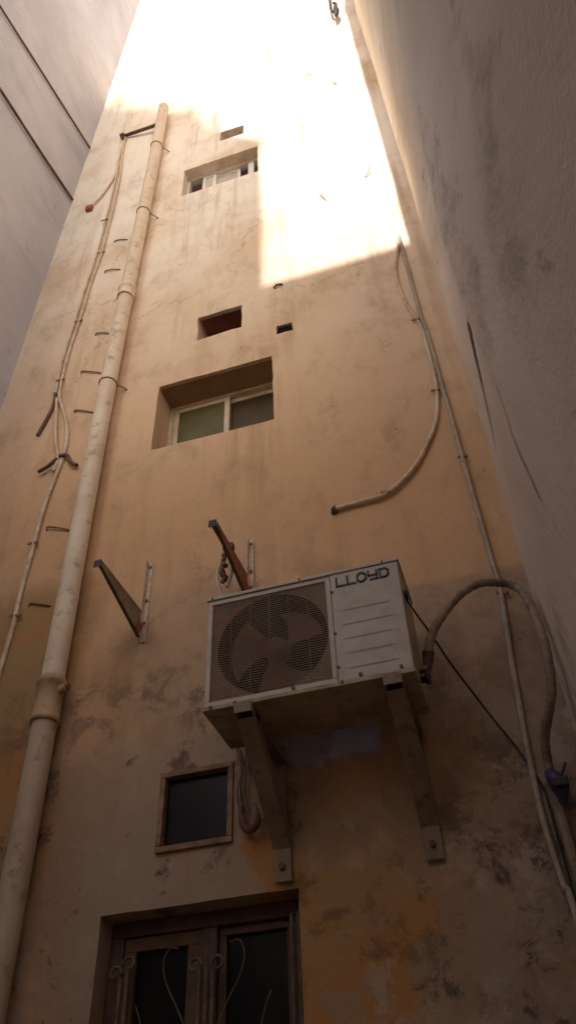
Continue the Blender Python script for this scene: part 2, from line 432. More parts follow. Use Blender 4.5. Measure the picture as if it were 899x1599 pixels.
# --- grilled window at the bottom
bw = frame_mb(-1.630, -.846, 1.352, 2.659, 3.055, 3.13, .055).build('window', 'wood', fb, .004)
bw['label'] = 'dark timber window behind a rusty scrolled grille'
MB().box(-1.265, -1.195, 3.060, 3.12, 1.407, 2.604).build('mullion', 'wood', bw, .003)
frame_mb(-1.575, -1.265, 1.407, 2.604, 3.068, 3.105, .05).build('sash', 'wood_tan', bw, .003)
frame_mb(-1.195, -.901, 1.407, 2.604, 3.080, 3.115, .03).build('sash', 'wood', bw, .003)
pane('pane', 'glass_dark', bw, -1.527, -1.313, 1.455, 2.556, 3.09)
pane('pane', 'glass_dark', bw, -1.167, -.929, 1.435, 2.576, 3.10)
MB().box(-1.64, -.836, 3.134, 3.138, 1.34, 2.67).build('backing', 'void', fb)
gr = MB(); sg = MB()
def scroll(cx, cz, y, r, d):
    pts = []
    for i in range(19):
        a = math.pi * (1 - d) / 2 + d * i / 18 * math.pi * 1.55
        k = r * (1 - .45 * i / 18)
        pts.append((cx + k * math.cos(a), y, cz + k * math.sin(a)))
    return pts
GY = 3.018
for x, zt in ((-1.555, 2.455), (-1.528, 2.485)):
    gr.tube([(x, GY, 1.352), (x, GY, zt)], .008, 8)
for x in (-1.243, -1.217, -1.192):
    gr.tube([(x, GY, 1.352), (x, GY, 2.45)], .0085, 8)
for x in (-.893, -.868):
    gr.tube([(x, GY, 1.352), (x, GY, 2.60)], .007, 8)
for z in (1.52, 2.02):
    gr.obox((-1.63, GY + .012, z), (-.846, GY + .012, z), .022, .006, (0, 0, 1))
for cx, cz, d in ((-1.575, 2.47, 1), (-1.522, 2.50, -1), (-1.262, 2.465, 1), (-1.172, 2.465, -1)):
    gr.tube(scroll(cx, cz, GY - .004, .027, d), .0065, 7)
gr.tube([(-1.217, GY - .004, 2.45), (-1.217, GY - .004, 2.53)], .006, 7)
for x0, s in ((-1.375, 1), (-1.085, -1)):
    pts = smooth([(x0 + s * .045, GY, 2.53), (x0 + s * .01, GY, 2.535), (x0 - s * .012, GY, 2.49), (x0 + s * .004, GY, 2.42),
                  (x0 + s * .05, GY, 2.34), (x0 + s * .095, GY, 2.24), (x0 + s * .075, GY, 2.13), (x0 + s * .02, GY, 2.12)], 6)
    sg.tube(pts, .003, 7)
for x0, s in ((-1.44, 1), (-1.02, -1)):
    sg.tube(smooth([(x0 - s * .045, GY, 2.36), (x0 - s * .02, GY, 2.30), (x0 + s * .0, GY, 2.2), (x0, GY, 2.03)], 6), .0028, 7)
gl = gr.build('window_grille', 'iron', bw); sg.build('scroll', 'iron', gl)

# ------------------------------------------------------------------ the other three sides of the light well
def wave(u, z, seed, amp=.012):
    q = Vector((u, z, seed)); return amp * noise.noise(q * .7) + .4 * amp * noise.noise(q * 2.9)
def wavy_wall(mb, axis, c, u0, u1, z0, z1, step, seed, amp=.012):
    us = span(u0, u1, step, []); zs = span(z0, z1, step, []); n = len(us); vs = []
    for z in zs:
        for u in us:
            q = Vector((u, z, seed)); d = amp * noise.noise(q * .7) + .4 * amp * noise.noise(q * 2.9)
            vs.append((c + d, u, z) if axis == 'x' else (u, c + d, z))
    mb.add(vs, [(i * n + j, i * n + j + 1, (i + 1) * n + j + 1, (i + 1) * n + j) for i in range(len(zs) - 1) for j in range(n - 1)], True)
rb = thing('neighbour_building', (3, 0, 0), 'neighbouring block with blank grey-brown cement side wall on the right', 'building')
m = MB(); wavy_wall(m, 'x', XR, R_END, WY + .3, 0, H_RIGHT, .09, 3.3)
m.box(XR + .06, 7, R_END, WY + .3, 0, H_RIGHT); m.build('wall', 'right', rb, recalc=False)
def crack(pts, ws, name='crack'):
    """thin dark split in the render, a sliver standing 4 mm off the face"""
    mb = MB(); P = [Vector(p) for p in pts]; L = []
    for i, (p, wd) in enumerate(zip(P, ws)):
        t = (P[min(i + 1, len(P) - 1)] - P[max(i - 1, 0)]).normalized(); nn = t.cross(Vector((1, 0, 0))).normalized()
        for v in (p + nn * wd / 2, p - nn * wd / 2):
            L.append((XR + wave(v.y, v.z, 3.3) - .005, v.y, v.z))
    mb.add(L, [(2 * i, 2 * i + 1, 2 * i + 3, 2 * i + 2) for i in range(len(P) - 1)])
    return mb
X1 = XR - .016
crack(wiggle(smooth([(X1, 2.036, 4.483), (X1, 2.179, 4.404), (X1, 2.355, 4.314), (X1, 2.58, 4.245)], 8), .006, 5), [.006] + [.10 - .0036 * i for i in range(24)]).build('crack', 'crack', rb)
crack(wiggle(smooth([(X1, 1.872, 3.843), (X1, 1.906, 3.61), (X1, 1.826, 3.238)], 10), .008, 5), [.012] * 21).build('crack', 'crack_faint', rb)
MB().box(XR - .01, 7.1, R_END - .1, WY + .3, H_RIGHT, H_RIGHT + .12).build('roof', 'roof', rb)

lb = thing('side_building', (-6, 0, 0), 'pale grey cement side wall of the block on the left', 'building')
m = MB(); wavy_wall(m, 'x', XL, L_END, WY + .3, 0, H_LEFT, .1, 8.1)
m.box(-9, XL - .06, L_END, WY + .3, 0, H_LEFT); m.build('wall', 'left', lb, recalc=False)
MB().box(-9.1, XL + .01, L_END - .1, WY + .3, H_LEFT, H_LEFT + .12).build('roof', 'roof', lb)

CUT_WALL_H = 3.8; LW = 5.6
m = MB(); wavy_wall(m, 'x', XL, OY - 3, L_END, 0, LW, .15, 8.1)
m.box(-9, XL - .06, OY - 3, L_END - .002, 0, LW); m.build('light_cut_wing', 'left', lb, recalc=False)  # unseen wing, added to keep sky light off the lower walls

RW = 5.8
m = MB(); wavy_wall(m, 'x', XR + .05, OY - 3, R_END, 0, RW, .15, 8.1)
m.box(XR + .11, 7, OY - 3, R_END - .002, 0, RW); m.build('light_cut_wing', 'right', rb, recalc=False)  # unseen right-hand wing, added to darken the bottom of the well

# block behind the viewer: lower right part, taller left part under a sloping roof; its shadow lies on the front wall
ob = thing('rear_building', (-1.3, -3, 0), 'cream block closing the light well opposite the stained wall', 'building')
dh = (WY - OY) * math.tan(R(SUN_EL))
XS = -.925 + (WY - OY) * math.tan(R(SUN_AZ))
prof = [(XL - .3, 0), (XR + 1.2, 0), (XR + 1.2, 6.86 + dh), (XS, 6.86 + dh), (XS, 9.45 + dh), (-1.1, 10.3 + dh), (XL - .3, 10.9 + dh)]
m = MB(); n = len(prof)
m.add([(x, OY, z) for x, z in prof] + [(x, OY - 5, z) for x, z in prof],
      [tuple(range(n)), tuple(reversed(range(n, 2 * n)))] + [(i, (i + 1) % n, n + (i + 1) % n, n + i) for i in range(n)])
m.build('wall', 'opposite', ob)
# unseen low wall, added to cut the light at the bottom of the well
m = MB(); m.box(XL - .1, XR + .15, -3.3, -3.0, 0, CUT_WALL_H); m.build('light_cut_wall', 'opposite', ob)
# an unseen farther block, added so its outline softens the upper shadow edge
FY = -42.0; dh2 = (WY - FY) * math.tan(R(SUN_EL)); SX = (WY - FY) * math.tan(R(SUN_AZ))
tb = thing('shadow_edge_block', (-3, FY - 3, 0), 'unseen cream block added behind the rear block to soften the shadow edge', 'building')
prof = [(-9, 0), (SX - .98, 0), (SX - .98, 9.3 + dh2), (SX - 1.6, 11.0 + dh2), (SX + XL - .3, 12.5 + dh2), (-9, 12.5 + dh2)]
m = MB(); n = len(prof)
m.add([(x, FY, z) for x, z in prof] + [(x, FY - 5, z) for x, z in prof],
      [tuple(range(n)), tuple(reversed(range(n, 2 * n)))] + [(i, (i + 1) % n, n + (i + 1) % n, n + i) for i in range(n)])
m.build('wall', 'opposite', tb)

# ------------------------------------------------------------------ drain pipe
dp = thing('drain_pipe', (-1.995, 2.87, 0), 'thick cream drain pipe running up the wall left of the windows', 'drain pipe')
PX, PYc, PR = -1.995, 2.868, .056
def pipe_x(z): return PX + .012 * math.sin(z * .8) - .004 * (z - 4)
def seg(z0, z1, r): return MB().tube([(pipe_x(z0 + (z1 - z0) * i / 12), PYc, z0 + (z1 - z0) * i / 12) for i in range(13)], r, 28)
joints = [3.62, 7.17]
seg(0.0, 3.60, PR).build('pipe_section', 'pvc_low', dp); seg(3.60, 7.15, PR).build('pipe_section', 'pvc', dp); seg(7.15, 11.02, PR).build('pipe_section', 'pvc', dp)
def socket(z0, z1, mat):
    prof = [(z0, PR + .004), (z0, PR + .012), (z0 + .022, PR + .012), (z0 + .028, PR + .007), (z1 - .05, PR + .007), (z1 - .045, PR + .013), (z1 - .012, PR + .013), (z1, PR + .003)]
    return MB().tube([(pipe_x(z), PYc, z + i * 1e-5) for i, (z, r) in enumerate(prof)], 0, 28, radii=[r for z, r in prof]).build('coupling', mat, dp)
cp = socket(3.50, 3.74, 'pvc_old')
MB().tube([(PX + .055, 2.86, 3.66), (PX + .10, 2.85, 3.665)], .022, 14).build('inspection_plug', 'pvc_old', cp)
MB().tube([(PX + .098, 2.85, 3.665), (PX + .112, 2.848, 3.665)], .015, 12).build('plug_cap', 'rust_red', cp)
socket(7.11, 7.27, 'pvc')
for z in (6.045, 8.52, 9.95):
    x = pipe_x(z); c = MB()
    c.tube([(x + (PR + .003) * math.cos(a), PYc + (PR + .003) * math.sin(a), z) for a in [2 * math.pi * i / 32 for i in range(33)]], .005, 6, cap=False)
    c.obox((x + PR, PYc + .02, z), (x + PR + .055, WY + .004, z - .01), .018, .004, (0, 0, 1))
    c.build('clamp', 'clip', dp)

# short iron ties beside it
TIES = [((-2.294, 8.314), (-2.166, 8.273)), ((-2.318, 7.813), (-2.177, 7.766)), ((-2.267, 6.864), (-2.155, 6.819)), ((-2.312, 6.407), (-2.149, 6.329)),
        ((-2.287, 5.955), (-2.133, 5.881)), ((-2.286, 4.877), (-2.121, 4.811)), ((-2.282, 4.32), (-2.148, 4.265))]
TL = ['topmost short iron tie beside the drain pipe, well above its upper coupling', 'second short iron tie from the top, just above the upper pipe coupling',
      'third short iron tie from the top, just below the upper pipe coupling', 'short iron tie left of the pipe just above the clamp level with the sliding window',
      'short iron tie just below the pipe clamp level with the sliding window', 'second lowest short iron tie, between the cable and pipe above the empty bracket',
      'lowest short iron tie, left of the pipe level with the empty bracket']
for (a, b), lb_ in zip(TIES, TL):
    o = MB().tube(wiggle(smooth([(a[0], WY - .004, a[1] - .02), (a[0] + .004, WY - .010, a[1]), ((a[0] + b[0]) / 2, WY - .013, (a[1] + b[1]) / 2 + .004), (b[0], WY - .006, b[1])], 6), .006, 9), .0055, 7)
    tag(o.build('wall_tie', 'clip'), lb_, 'iron tie', 'short iron ties beside the drain pipe')

# ------------------------------------------------------------------ cables on the left of the wall
def clip_at(parent, x, z, w=.05, y=WY - .012):
    c = MB().obox((x - w / 2, y - .012, z + .004), (x + w / 2, y - .010, z - .006), .016, .006, (0, 0, 1))
    c.disc((x + w / 2 - .006, y - .014, z - .006), .007, 'y', 8, .012)
    return c.build('clip', 'clip', parent)
def run(pts2, y=WY - .014): return [(x, y, z) for x, z in pts2]
def cable(name, mat, pts, r, label, cat='cable', group=None, clips=(), seg=8, k=8, amp=.004, seed=1, cw=.05):
    root = thing(name, tuple(pts[0]), label, cat, group)
    MB().tube(wiggle(smooth(pts, k), amp, 4, seed), r, seg).build('sheath', mat, root)
    for x, z in clips: clip_at(root, x, z, cw)
    return root
main_l = [(-2.472, 10.718), (-2.452, 10.233), (-2.43, 9.956), (-2.405, 9.383), (-2.396, 8.779), (-2.392, 8.147), (-2.422, 7.715), (-2.434, 7.237), (-2.454, 6.766), (-2.455, 6.408), (-2.44, 6.183), (-2.385, 6.015), (-2.322, 5.82), (-2.291, 5.647), (-2.288, 5.473), (-2.305, 5.319), (-2.338, 5.077), (-2.342, 4.743), (-2.348, 4.484), (-2.349, 4.14), (-2.357, 3.861), (-2.37, 3.3), (-2.38, 2.4)]
cable('wall_cable', 'conduit', run(main_l), .014, 'long tan cable winding down the wall left of the drain pipe', clips=[(-2.451, 8.783), (-2.395, 8.147), (-2.44, 7.104), (-2.461, 6.357), (-2.345, 4.759), (-2.341, 4.242)], cw=.07)
cable('wall_cable', 'conduit', run([(-2.47, 10.69), (-2.48, 10.2), (-2.462, 9.9), (-2.445, 9.3), (-2.44, 8.8), (-2.44, 8.15), (-2.465, 7.6), (-2.478, 7.1), (-2.492, 6.7), (-2.488, 6.4), (-2.478, 6.2)]), .010, 'thinner pale cable following the left side of the long cable down to its fork', seed=5)
cable('wall_cable', 'cable_dark', run([(-2.478, 6.22), (-2.468, 6.1), (-2.49, 5.95), (-2.532, 5.785)]), .013, 'dark cable tail forking left and down from the bundle, level with the sliding window', seed=2)
cable('wall_cable', 'conduit', run([(-2.452, 9.97), (-2.49, 9.65), (-2.567, 9.372), (-2.658, 9.2)]), .010, 'short cable branching left to a socket near the grey side wall corner', seed=3)
o = MB().box(-2.70, -2.635, 2.915, 2.955, 9.13, 9.21)
tag(o.build('junction_box', 'rust_red', bevel=.006), 'small reddish box on the wall at the upper left cable end', 'junction box')
cable('wall_cable', 'conduit', run([(-2.448, 6.144), (-2.41, 5.884), (-2.36, 5.62), (-2.315, 5.48), (-2.33, 5.36)], WY - .02), .012, 'cable loop running straight down from the fork beside the bowed long cable', seed=4)
cable('pipe_stub', 'cable_dark', run([(-2.435, 5.38), (-2.375, 5.41), (-2.315, 5.465)], WY - .03), .013, 'dark stub poking left from the cable joint under the fork', 'pipe stub', seed=6)
cable('pipe_stub', 'cable_dark', run([(-2.305, 5.48), (-2.25, 5.47), (-2.21, 5.395), (-2.16, 5.345)], WY - .03), .013, 'dark stub bent right from the cable joint towards the drain pipe', 'pipe stub', seed=7)
o = MB().obox((-2.505, 2.93, 10.765), (-2.06, 2.885, 10.62), .03, .03, (0, 0, 1)); o.obox((-2.50, 2.952, 10.80), (-2.50, 2.905, 10.72), .045, .05)
tag(o.build('support_arm', 'cable_dark'), 'dark metal arm between the drain pipe and the top of the left cables', 'support arm')

# cables on the grey left wall
for pts, lbl, r in (([(1.305, 10.157), (1.45, 10.205), (2.085, 10.442), (2.93, 10.75)], 'upper of two dark cables slanting across the grey left wall', .011),
                    ([(1.305, 9.033), (1.76, 9.175), (2.306, 9.313), (2.93, 9.496)], 'lower of two dark cables slanting across the grey left wall', .014)):
    o = MB().tube(smooth([(XL + .022, y, z) for y, z in pts], 10), r, 8)
    tag(o.build('wall_cable', 'cable_dark'), lbl, 'cable')

# ------------------------------------------------------------------ cables on the right of the wall
ca = [(.066, 6.93), (.06, 6.848), (.003, 6.574), (-.002, 6.331), (.023, 6.072), (.066, 5.869), (.078, 5.575), (.076, 5.326), (.061, 5.127), (.025, 4.948), (-.044, 4.792), (-.145, 4.63), (-.295, 4.502), (-.414, 4.485), (-.566, 4.479)]
a = cable('conduit', 'conduit', run(ca), .0125, 'tan conduit curling left to a hole above the conditioner', 'conduit', clips=[(.05, 5.902), (.062, 5.189), (-.301, 4.504)], amp=.002)
MB().tube([(-.560, WY - .016, 4.479), (-.575, WY - .012, 4.476), (-.578, WY + .01, 4.47)], .019, 8).build('end_bush', 'cable_dark', a)
cb = [(.079, 6.95), (.080, 6.839), (.084, 6.369), (.087, 5.949), (.102, 5.584), (.104, 5.171), (.108, 4.639), (.116, 3.969), (.122, 3.819), (.107, 3.599), (.088, 3.367), (.063, 2.999), (.057, 2.748), (.069, 2.543), (.082, 2.442), (.09, 1.6)]
cable('conduit', 'conduit_low', run(cb, WY - .016), .0125, 'straight pale conduit running down the wall near the right corner', 'conduit', clips=[(.11, 4.623), (.125, 3.749)], amp=.002, seed=8)

# insulated hose
hz = [(-.224, 2.68, 3.301), (-.214, 2.67, 3.344), (-.184, 2.66, 3.426), (-.125, 2.66, 3.509), (-.047, 2.68, 3.599), (.037, 2.72, 3.663), (.114, 2.77, 3.684), (.166, 2.78, 3.664), (.196, 2.75, 3.591), (.208, 2.68, 3.441), (.208, 2.64, 3.26), (.195, 2.66, 3.129), (.172, 2.70, 3.066), (.131, 2.80, 3.001), (.12, 2.87, 2.935), (.118, 2.90, 2.843), (.118, 2.91, 2.729), (.12, 2.91, 2.609), (.125, 2.91, 2.496), (.13, 2.91, 1.6)]
hroot = thing('refrigerant_hose', hz[0], 'thick taped brown hose arching from the conditioner to the right corner', 'hose')
hp = smooth(hz, 14)
hr = [.0175 + .0012 * math.sin(i * 1.15) + .0018 * noise.noise(Vector((i * .4, 0, 0))) for i in range(len(hp))]
MB().tube(hp, .022, 14, radii=hr).build('insulation', 'hose', hroot)
MB().tube([(-.232, 2.685, 3.262), (-.224, 2.68, 3.301), (-.212, 2.668, 3.352)], .012, 10, radii=[.010, .017, .024]).build('tape_end', 'cable_dark', hroot)
tc = [(-.262, 2.60, 3.575), (-.251, 2.60, 3.555), (-.217, 2.62, 3.479), (-.189, 2.655, 3.427), (-.148, 2.78, 3.369), (-.099, 2.87, 3.296), (-.04, 2.92, 3.184), (.018, 2.93, 3.063), (.045, 2.932, 2.991), (.083, 2.935, 2.881), (.088, 2.935, 2.804), (.09, 2.935, 2.694), (.1, 2.935, 1.6)]
cable('power_cable', 'cable_black', tc, .0042, 'thin black cable sagging from the conditioner side to the right corner', amp=.002, seed=9)
ck = thing('cable_joint', (.13, 2.88, 2.83), 'taped black cable joint on the hose in the lower right corner', 'cable joint')
MB().tube(smooth([(.115, 2.87, 2.90), (.13, 2.855, 2.86), (.14, 2.85, 2.82), (.135, 2.86, 2.78)], 6), .03, 12, radii=[.014 + .018 * math.sin(math.pi * min(1, i / 18 + .08)) for i in range(19)]).build('taped_knot', 'violet', ck)
MB().box(.118, .168, 2.80, 2.84, 2.818, 2.852).build('connector', 'cable_black', ck, .005)
MB().tube(smooth([(.14, 2.83, 2.85), (.165, 2.82, 2.885), (.175, 2.84, 2.91)], 6), .006, 7).build('wire_tail', 'violet', ck)

# ------------------------------------------------------------------ air conditioner
AX0, AX1, AZ0, AZ1, AY0, AY1 = -1.056, -.256, 3.172, 3.700, 2.50, 2.80
ac = thing('air_conditioner', (-.656, 2.65, AZ0), 'cream wall-mounted air conditioner outdoor unit with a round fan grille', 'air conditioner')
FX, FZ, FR = -.787, 3.436, .226
GX0, GX1, GZ0, GZ1 = -1.035, -.536, 3.196, 3.672
def casing():
    m = MB(); t = .003
    # side, back, top sheets (open front so that the fan shows)
    m.box(AX0, AX0 + t, AY0 + .004, AY1, AZ0 + .02, AZ1 - .012)
    m.box(AX0 + t, AX1 - t, AY1 - t, AY1, AZ0 + .02, AZ1 - .012)
    return m
casing().build('casing', 'ac_white', ac)
MB().box(AX1 - .003, AX1, AY0 + .004, AY1, AZ0 + .02, AZ1 - .012).build('side_panel', 'ac_side', ac)
lid = MB(); lid.box(AX0 - .006, AX1 + .006, AY0 - .008, AY1 + .006, AZ1 - .012, AZ1 + .004)
lid.build('top_cover', 'ac_white', ac, .003)
def screw(c, r, ax, t): MB().disc(c, r, ax, 8, t).build('screw', 'screw', ac)
for x in (AX0 + .03, -.66, AX1 - .05): screw((x, AY0 + .02, AZ1 + .006), .008, 'z', .006)
for x in (AX0 + .02, -.66, AX1 - .06): screw((x, AY0 - .010, AZ1 - .004), .0045, 'y', .004)
# grille surround: flat rim round the wire field
fr = frame_mb(AX0, GX1, AZ0 + .018, AZ1 - .013, AY0, AY0 + .012, .02)
fr.build('grille_frame', 'ac_white', ac, .002)
# shroud: plate with the round mouth, then the barrel
sh = MB(); NSEG = 72; cor = []
Y0 = AY0 + .014
ring = [(FX + FR * math.cos(2 * math.pi * i / NSEG), FZ + FR * math.sin(2 * math.pi * i / NSEG)) for i in range(NSEG)]
def edge_pt(a):
    c, s_ = math.cos(a), math.sin(a); k = []
    if c > 1e-9: k.append((GX1 - FX) / c)
    if c < -1e-9: k.append((AX0 + .004 - FX) / c)
    if s_ > 1e-9: k.append((AZ1 - .014 - FZ) / s_)
    if s_ < -1e-9: k.append((AZ0 + .019 - FZ) / s_)
    t = min(k); return FX + c * t, FZ + s_ * t
outer = [edge_pt(2 * math.pi * i / NSEG) for i in range(NSEG)]
sh.add([(x, Y0, z) for x, z in outer] + [(x, Y0, z) for x, z in ring], [(i, (i + 1) % NSEG, NSEG + (i + 1) % NSEG, NSEG + i) for i in range(NSEG)])
br = MB()
br.add([(x, Y0, z) for x, z in ring] + [(x, Y0 + .13, z) for x, z in ring], [(i, (i + 1) % NSEG, NSEG + (i + 1) % NSEG, NSEG + i) for i in range(NSEG)], True)
sh.build('fan_shroud', 'shroud', ac); br.build('fan_barrel', 'void', ac)
MB().box(AX0 + .004, AX1 - .26, Y0 + .15, Y0 + .16, AZ0 + .02, AZ1 - .014).build('coil', 'coil', ac)
fan = MB().tube([(FX, Y0 + .025, FZ), (FX, Y0 + .032, FZ), (FX, Y0 + .045, FZ), (FX, Y0 + .10, FZ)], .05, 24, radii=[.03, .042, .048, .048]).build('fan', 'blade', ac)
for kb in range(3):
    a0 = R(28 + 120 * kb); bl = MB(); na, nr = 14, 7; vs = []
    for i in range(na + 1):
        for j in range(nr + 1):
            rr = .046 + (FR - .030 - .046) * j / nr
            sweep = R(80) * (.62 + .38 * j / nr)
            a = a0 + (i / na - .5) * sweep + R(20) * (j / nr)
            y = Y0 + .045 + .05 * (i / na)
            vs.append((FX + rr * math.cos(a), y, FZ + rr * math.sin(a)))
    bl.add(vs, [(i * (nr + 1) + j, i * (nr + 1) + j + 1, (i + 1) * (nr + 1) + j + 1, (i + 1) * (nr + 1) + j) for i in range(na) for j in range(nr)], True)
    bl.build('blade', 'blade', fan)
gm = MB(); nz = 44
for i in range(nz):
    z = GZ0 + (GZ1 - GZ0) * (i + .5) / nz
    gm.obox((GX0 - .002, AY0 + .003, z), (GX1 - .018, AY0 + .003, z), .0034, .003, (0, 0, 1))
for i in range(7):
    x = GX0 + (GX1 - .02 - GX0) * i / 6
    gm.tube([(x, AY0 + .006, GZ0 - .004), (x, AY0 + .006, GZ1 + .004)], .0018, 6)
gm.build('fan_grille', 'grille', ac)
# right panel
fp = MB(); fp.box(GX1 + .002, AX1 - .001, AY0 - .003, AY0 + .016, AZ0 + .018, AZ1 - .013)
fpo = fp.build('front_panel', 'ac_white', ac, .003)
lo = MB()
for z, x0, x1 in ((3.498, -.488, -.310), (3.431, -.498, -.306), (3.366, -.498, -.310), (3.301, -.490, -.312), (3.236, -.490, -.306)):
    lo.add([(x0, AY0 - .0045, z + .004), (x1, AY0 - .0045, z + .004), (x1, AY0 - .0045, z + .0005), (x0, AY0 - .0045, z + .0005)], [(0, 1, 2, 3)])
lo.build('louvre_line', 'ac_line', fpo)
# LLOYD lettering, strokes
lg = MB(); T = .0076; H = .041; ZL = 3.622; YL = AY0 - .005
def stroke(*pts):
    for p, q in zip(pts, pts[1:]):
        a_, b_ = Vector((p[0], YL, p[1])), Vector((q[0], YL, q[1])); d = (b_ - a_).normalized() * T * .5
        lg.obox(a_ - d, b_ + d, T, .003, (0, 1, 0) if False else Vector((0, 1, 0)).cross(d))
def rounded(x0, x1, z0, z1, skip=False):
    c = .010
    stroke((x0 + c, z0), (x1 - c, z0), (x1, z0 + c), (x1, z1 - c), (x1 - c, z1), (x0 + c, z1), (x0, z1 - c), (x0, z0 + c), (x0 + c, z0))
x = -.508; Wd = .033; G = .0115
stroke((x, ZL + H), (x, ZL), (x + Wd, ZL)); x += Wd + G
stroke((x, ZL + H), (x, ZL), (x + Wd, ZL)); x += Wd + G - .003
rounded(x, x + Wd, ZL, ZL + H); x += Wd + G + .001
stroke((x, ZL + H), (x, ZL + H * .5), (x + Wd, ZL + H * .5)); stroke((x + Wd, ZL + H), (x + Wd, ZL), (x + .006, ZL)); x += Wd + G + .001
c = .010
stroke((x, ZL), (x, ZL + H), (x + Wd - c, ZL + H), (x + Wd, ZL + H - c), (x + Wd, ZL + c), (x + Wd - c, ZL), (x, ZL))
lg.build('lettering', 'logo', fpo)
# base pan with turned lip, screws
bp = MB(); bp.box(AX0 - .004, AX1 + .004, AY0 - .006, AY1 + .004, AZ0, AZ0 + .018)
bp.build('base_pan', 'ac_base', ac, .003)
for x, z in ((AX0 + .03, AZ0 + .01), (-.93, AZ0 + .012), (-.705, AZ0 + .03), (-.52, AZ0 + .012), (-.45, AZ0 + .03), (-.30, AZ0 + .03)):
    screw((x, AY0 - .007, z), .007, 'y', .006)
for z in (3.60, 3.40, 3.25): screw((GX1 + .006, AY0 - .005, z), .006, 'y', .004)
va = MB()
for z in (3.235, 3.275):
    va.tube([(AX1 - .002, 2.66, z), (AX1 + .035, 2.66, z)], .014, 10); va.tube([(AX1 + .028, 2.66, z - .02), (AX1 + .028, 2.66, z + .026)], .010, 8)
va.tube([(AX1 + .01, 2.645, 3.228), (AX1 + .036, 2.625, 3.222)], .012, 8)
va.build('service_valve', 'brass', ac)
hd = MB().box(AX1, AX1 + .012, 2.56, 2.60, 3.56, 3.585); hd.build('cable_gland', 'cable_black', ac, .003)

# the two brackets under it
def make_bracket(cx, name, label, group):
    t = thing(name, (cx, WY, 2.68), label, 'bracket', group); w2 = .034
    # arm under the unit
    m = MB(); m.box(cx - w2, cx + w2, 2.482, WY - .014, AZ0 - .011, AZ0 - .006)
    m.box(cx - w2, cx - w2 + .005, 2.485, WY - .014, AZ0 - .042, AZ0 - .012); m.box(cx + w2 - .005, cx + w2, 2.485, WY - .014, AZ0 - .042, AZ0 - .012)
    m.box(cx - w2, cx + w2, 2.477, 2.4815, AZ0 - .042, AZ0 + .003)
    m.build('arm', 'rust', t, .0015)
    # diagonal strut, a channel open to the wall
    a_, b_ = Vector((cx, 2.515, AZ0 - .045)), Vector((cx, WY - .018, 2.80)); d = (b_ - a_).normalized(); nn = d.cross(Vector((1, 0, 0))).normalized()
    if nn.y > 0: nn = -nn
    m = MB(); m.obox(a_, b_, .068, .005)
    for s_ in (-1, 1):
        o_ = Vector((s_ * .0315, 0, 0)) - nn * .0295
        m.obox(a_ + o_, b_ + o_ - d * .03, .005, .053)
    m.build('strut', 'rust', t, .0015)
    m = MB(); m.box(cx - .034, cx + .034, WY - .022, WY - .016, 2.682, 2.815)
    m.build('foot_plate', 'rust', t, .0015)
    m = MB(); m.disc((cx, WY - .026, 2.735), .013, 'y', 6, .014); m.build('bolt', 'screw', t)
    m = MB(); m.box(cx - .02, cx + .02, WY - .014, WY - .008, 2.817, 3.22); m.build('wall_plate', 'rust', t)
    return t
b1 = make_bracket(-.895, 'wall_bracket', 'brown steel bracket propping the fan end of the conditioner, beside the low vent', 'brackets under the conditioner')
b2 = copy_tree(b1); b2.location.x = -.336
b2['label'] = 'brown steel bracket propping the lettered end of the conditioner, over bare cement'

# ------------------------------------------------------------------ empty brackets of a former unit
def empty_bracket(cx, arm_mat, up_mat, label, ztop, zbot):
    t = thing('wall_bracket', (cx, WY, zbot), label, 'bracket', 'empty brackets of a removed conditioner')
    m = MB(); m.box(cx - .004, cx + .024, WY - .012, WY - .008, zbot, ztop); m.box(cx - .004, cx + .0, WY - .040, WY - .0125, zbot, ztop)
    m.build('upright', up_mat, t, .001)
    for z in (ztop - .03, zbot + .11, (ztop + zbot) / 2): MB().disc((cx + .011, WY - .016, z), .008, 'y', 6, .008).build('bolt', 'rust_red', t)
    # arm: upright plate, deep at the wall and shallow at the tip, with turned lips along both edges
    e = 2.475; yw = WY - .042
    prof = [(e, zbot + .115), (e, zbot + .150), (yw, zbot + .165), (yw, zbot + .010)]
    m = MB()
    m.add([(cx - .002, y, z) for y, z in prof] + [(cx + .002, y, z) for y, z in prof],
          [(3, 2, 1, 0), (4, 5, 6, 7)] + [(q, (q + 1) % 4, 4 + (q + 1) % 4, 4 + q) for q in range(4)])
    ao = m.build('arm', arm_mat, t)
    m = MB(); m.obox((cx - .014, e, zbot + .1515), (cx - .014, yw, zbot + .1665), .036, .003); m.build('lip', 'rust', ao)
    m = MB(); m.obox((cx + .004, e, zbot + .1135), (cx + .004, yw, zbot + .0085), .016, .003); m.build('lip', 'cable_dark', ao)
    z1 = zbot + .114; z0 = zbot
    MB().obox((cx + .006, yw - .03, zbot + .03), (cx + .006, yw, zbot + .10), .003, .05).build('gusset', 'rust_red', t)
    m = MB(); m.box(cx - .03, cx + .008, e - .004, e - .001, z1 - .002, z1 + .038); m.build('end_cap', 'cable_black', t)
    return t
empty_bracket(-1.59, 'steel_olive', 'steel_pale', 'empty olive bracket with a pale upright on the wall right of the drain pipe', 4.40, 3.90)
b = empty_bracket(-1.033, 'rust_red', 'steel_pale', 'empty red rusty bracket standing above the fan end of the conditioner', 4.40, 3.98)
tw = thing('cable_bundle', (-1.11, 2.80, 4.1), 'dark tangled cable bundle tied to the red rusty bracket', 'cable bundle')
pts = [(-1.106, 2.78, 4.24)]
for i in range(26):
    q = Vector((i * .8, 1.3, .2)); pts.append((-1.112 + .022 * noise.noise(q), 2.80 + .02 * noise.noise(q + Vector((4, 4, 0))), 4.22 - .0075 * i + .02 * noise.noise(q + Vector((0, 9, 0)))))
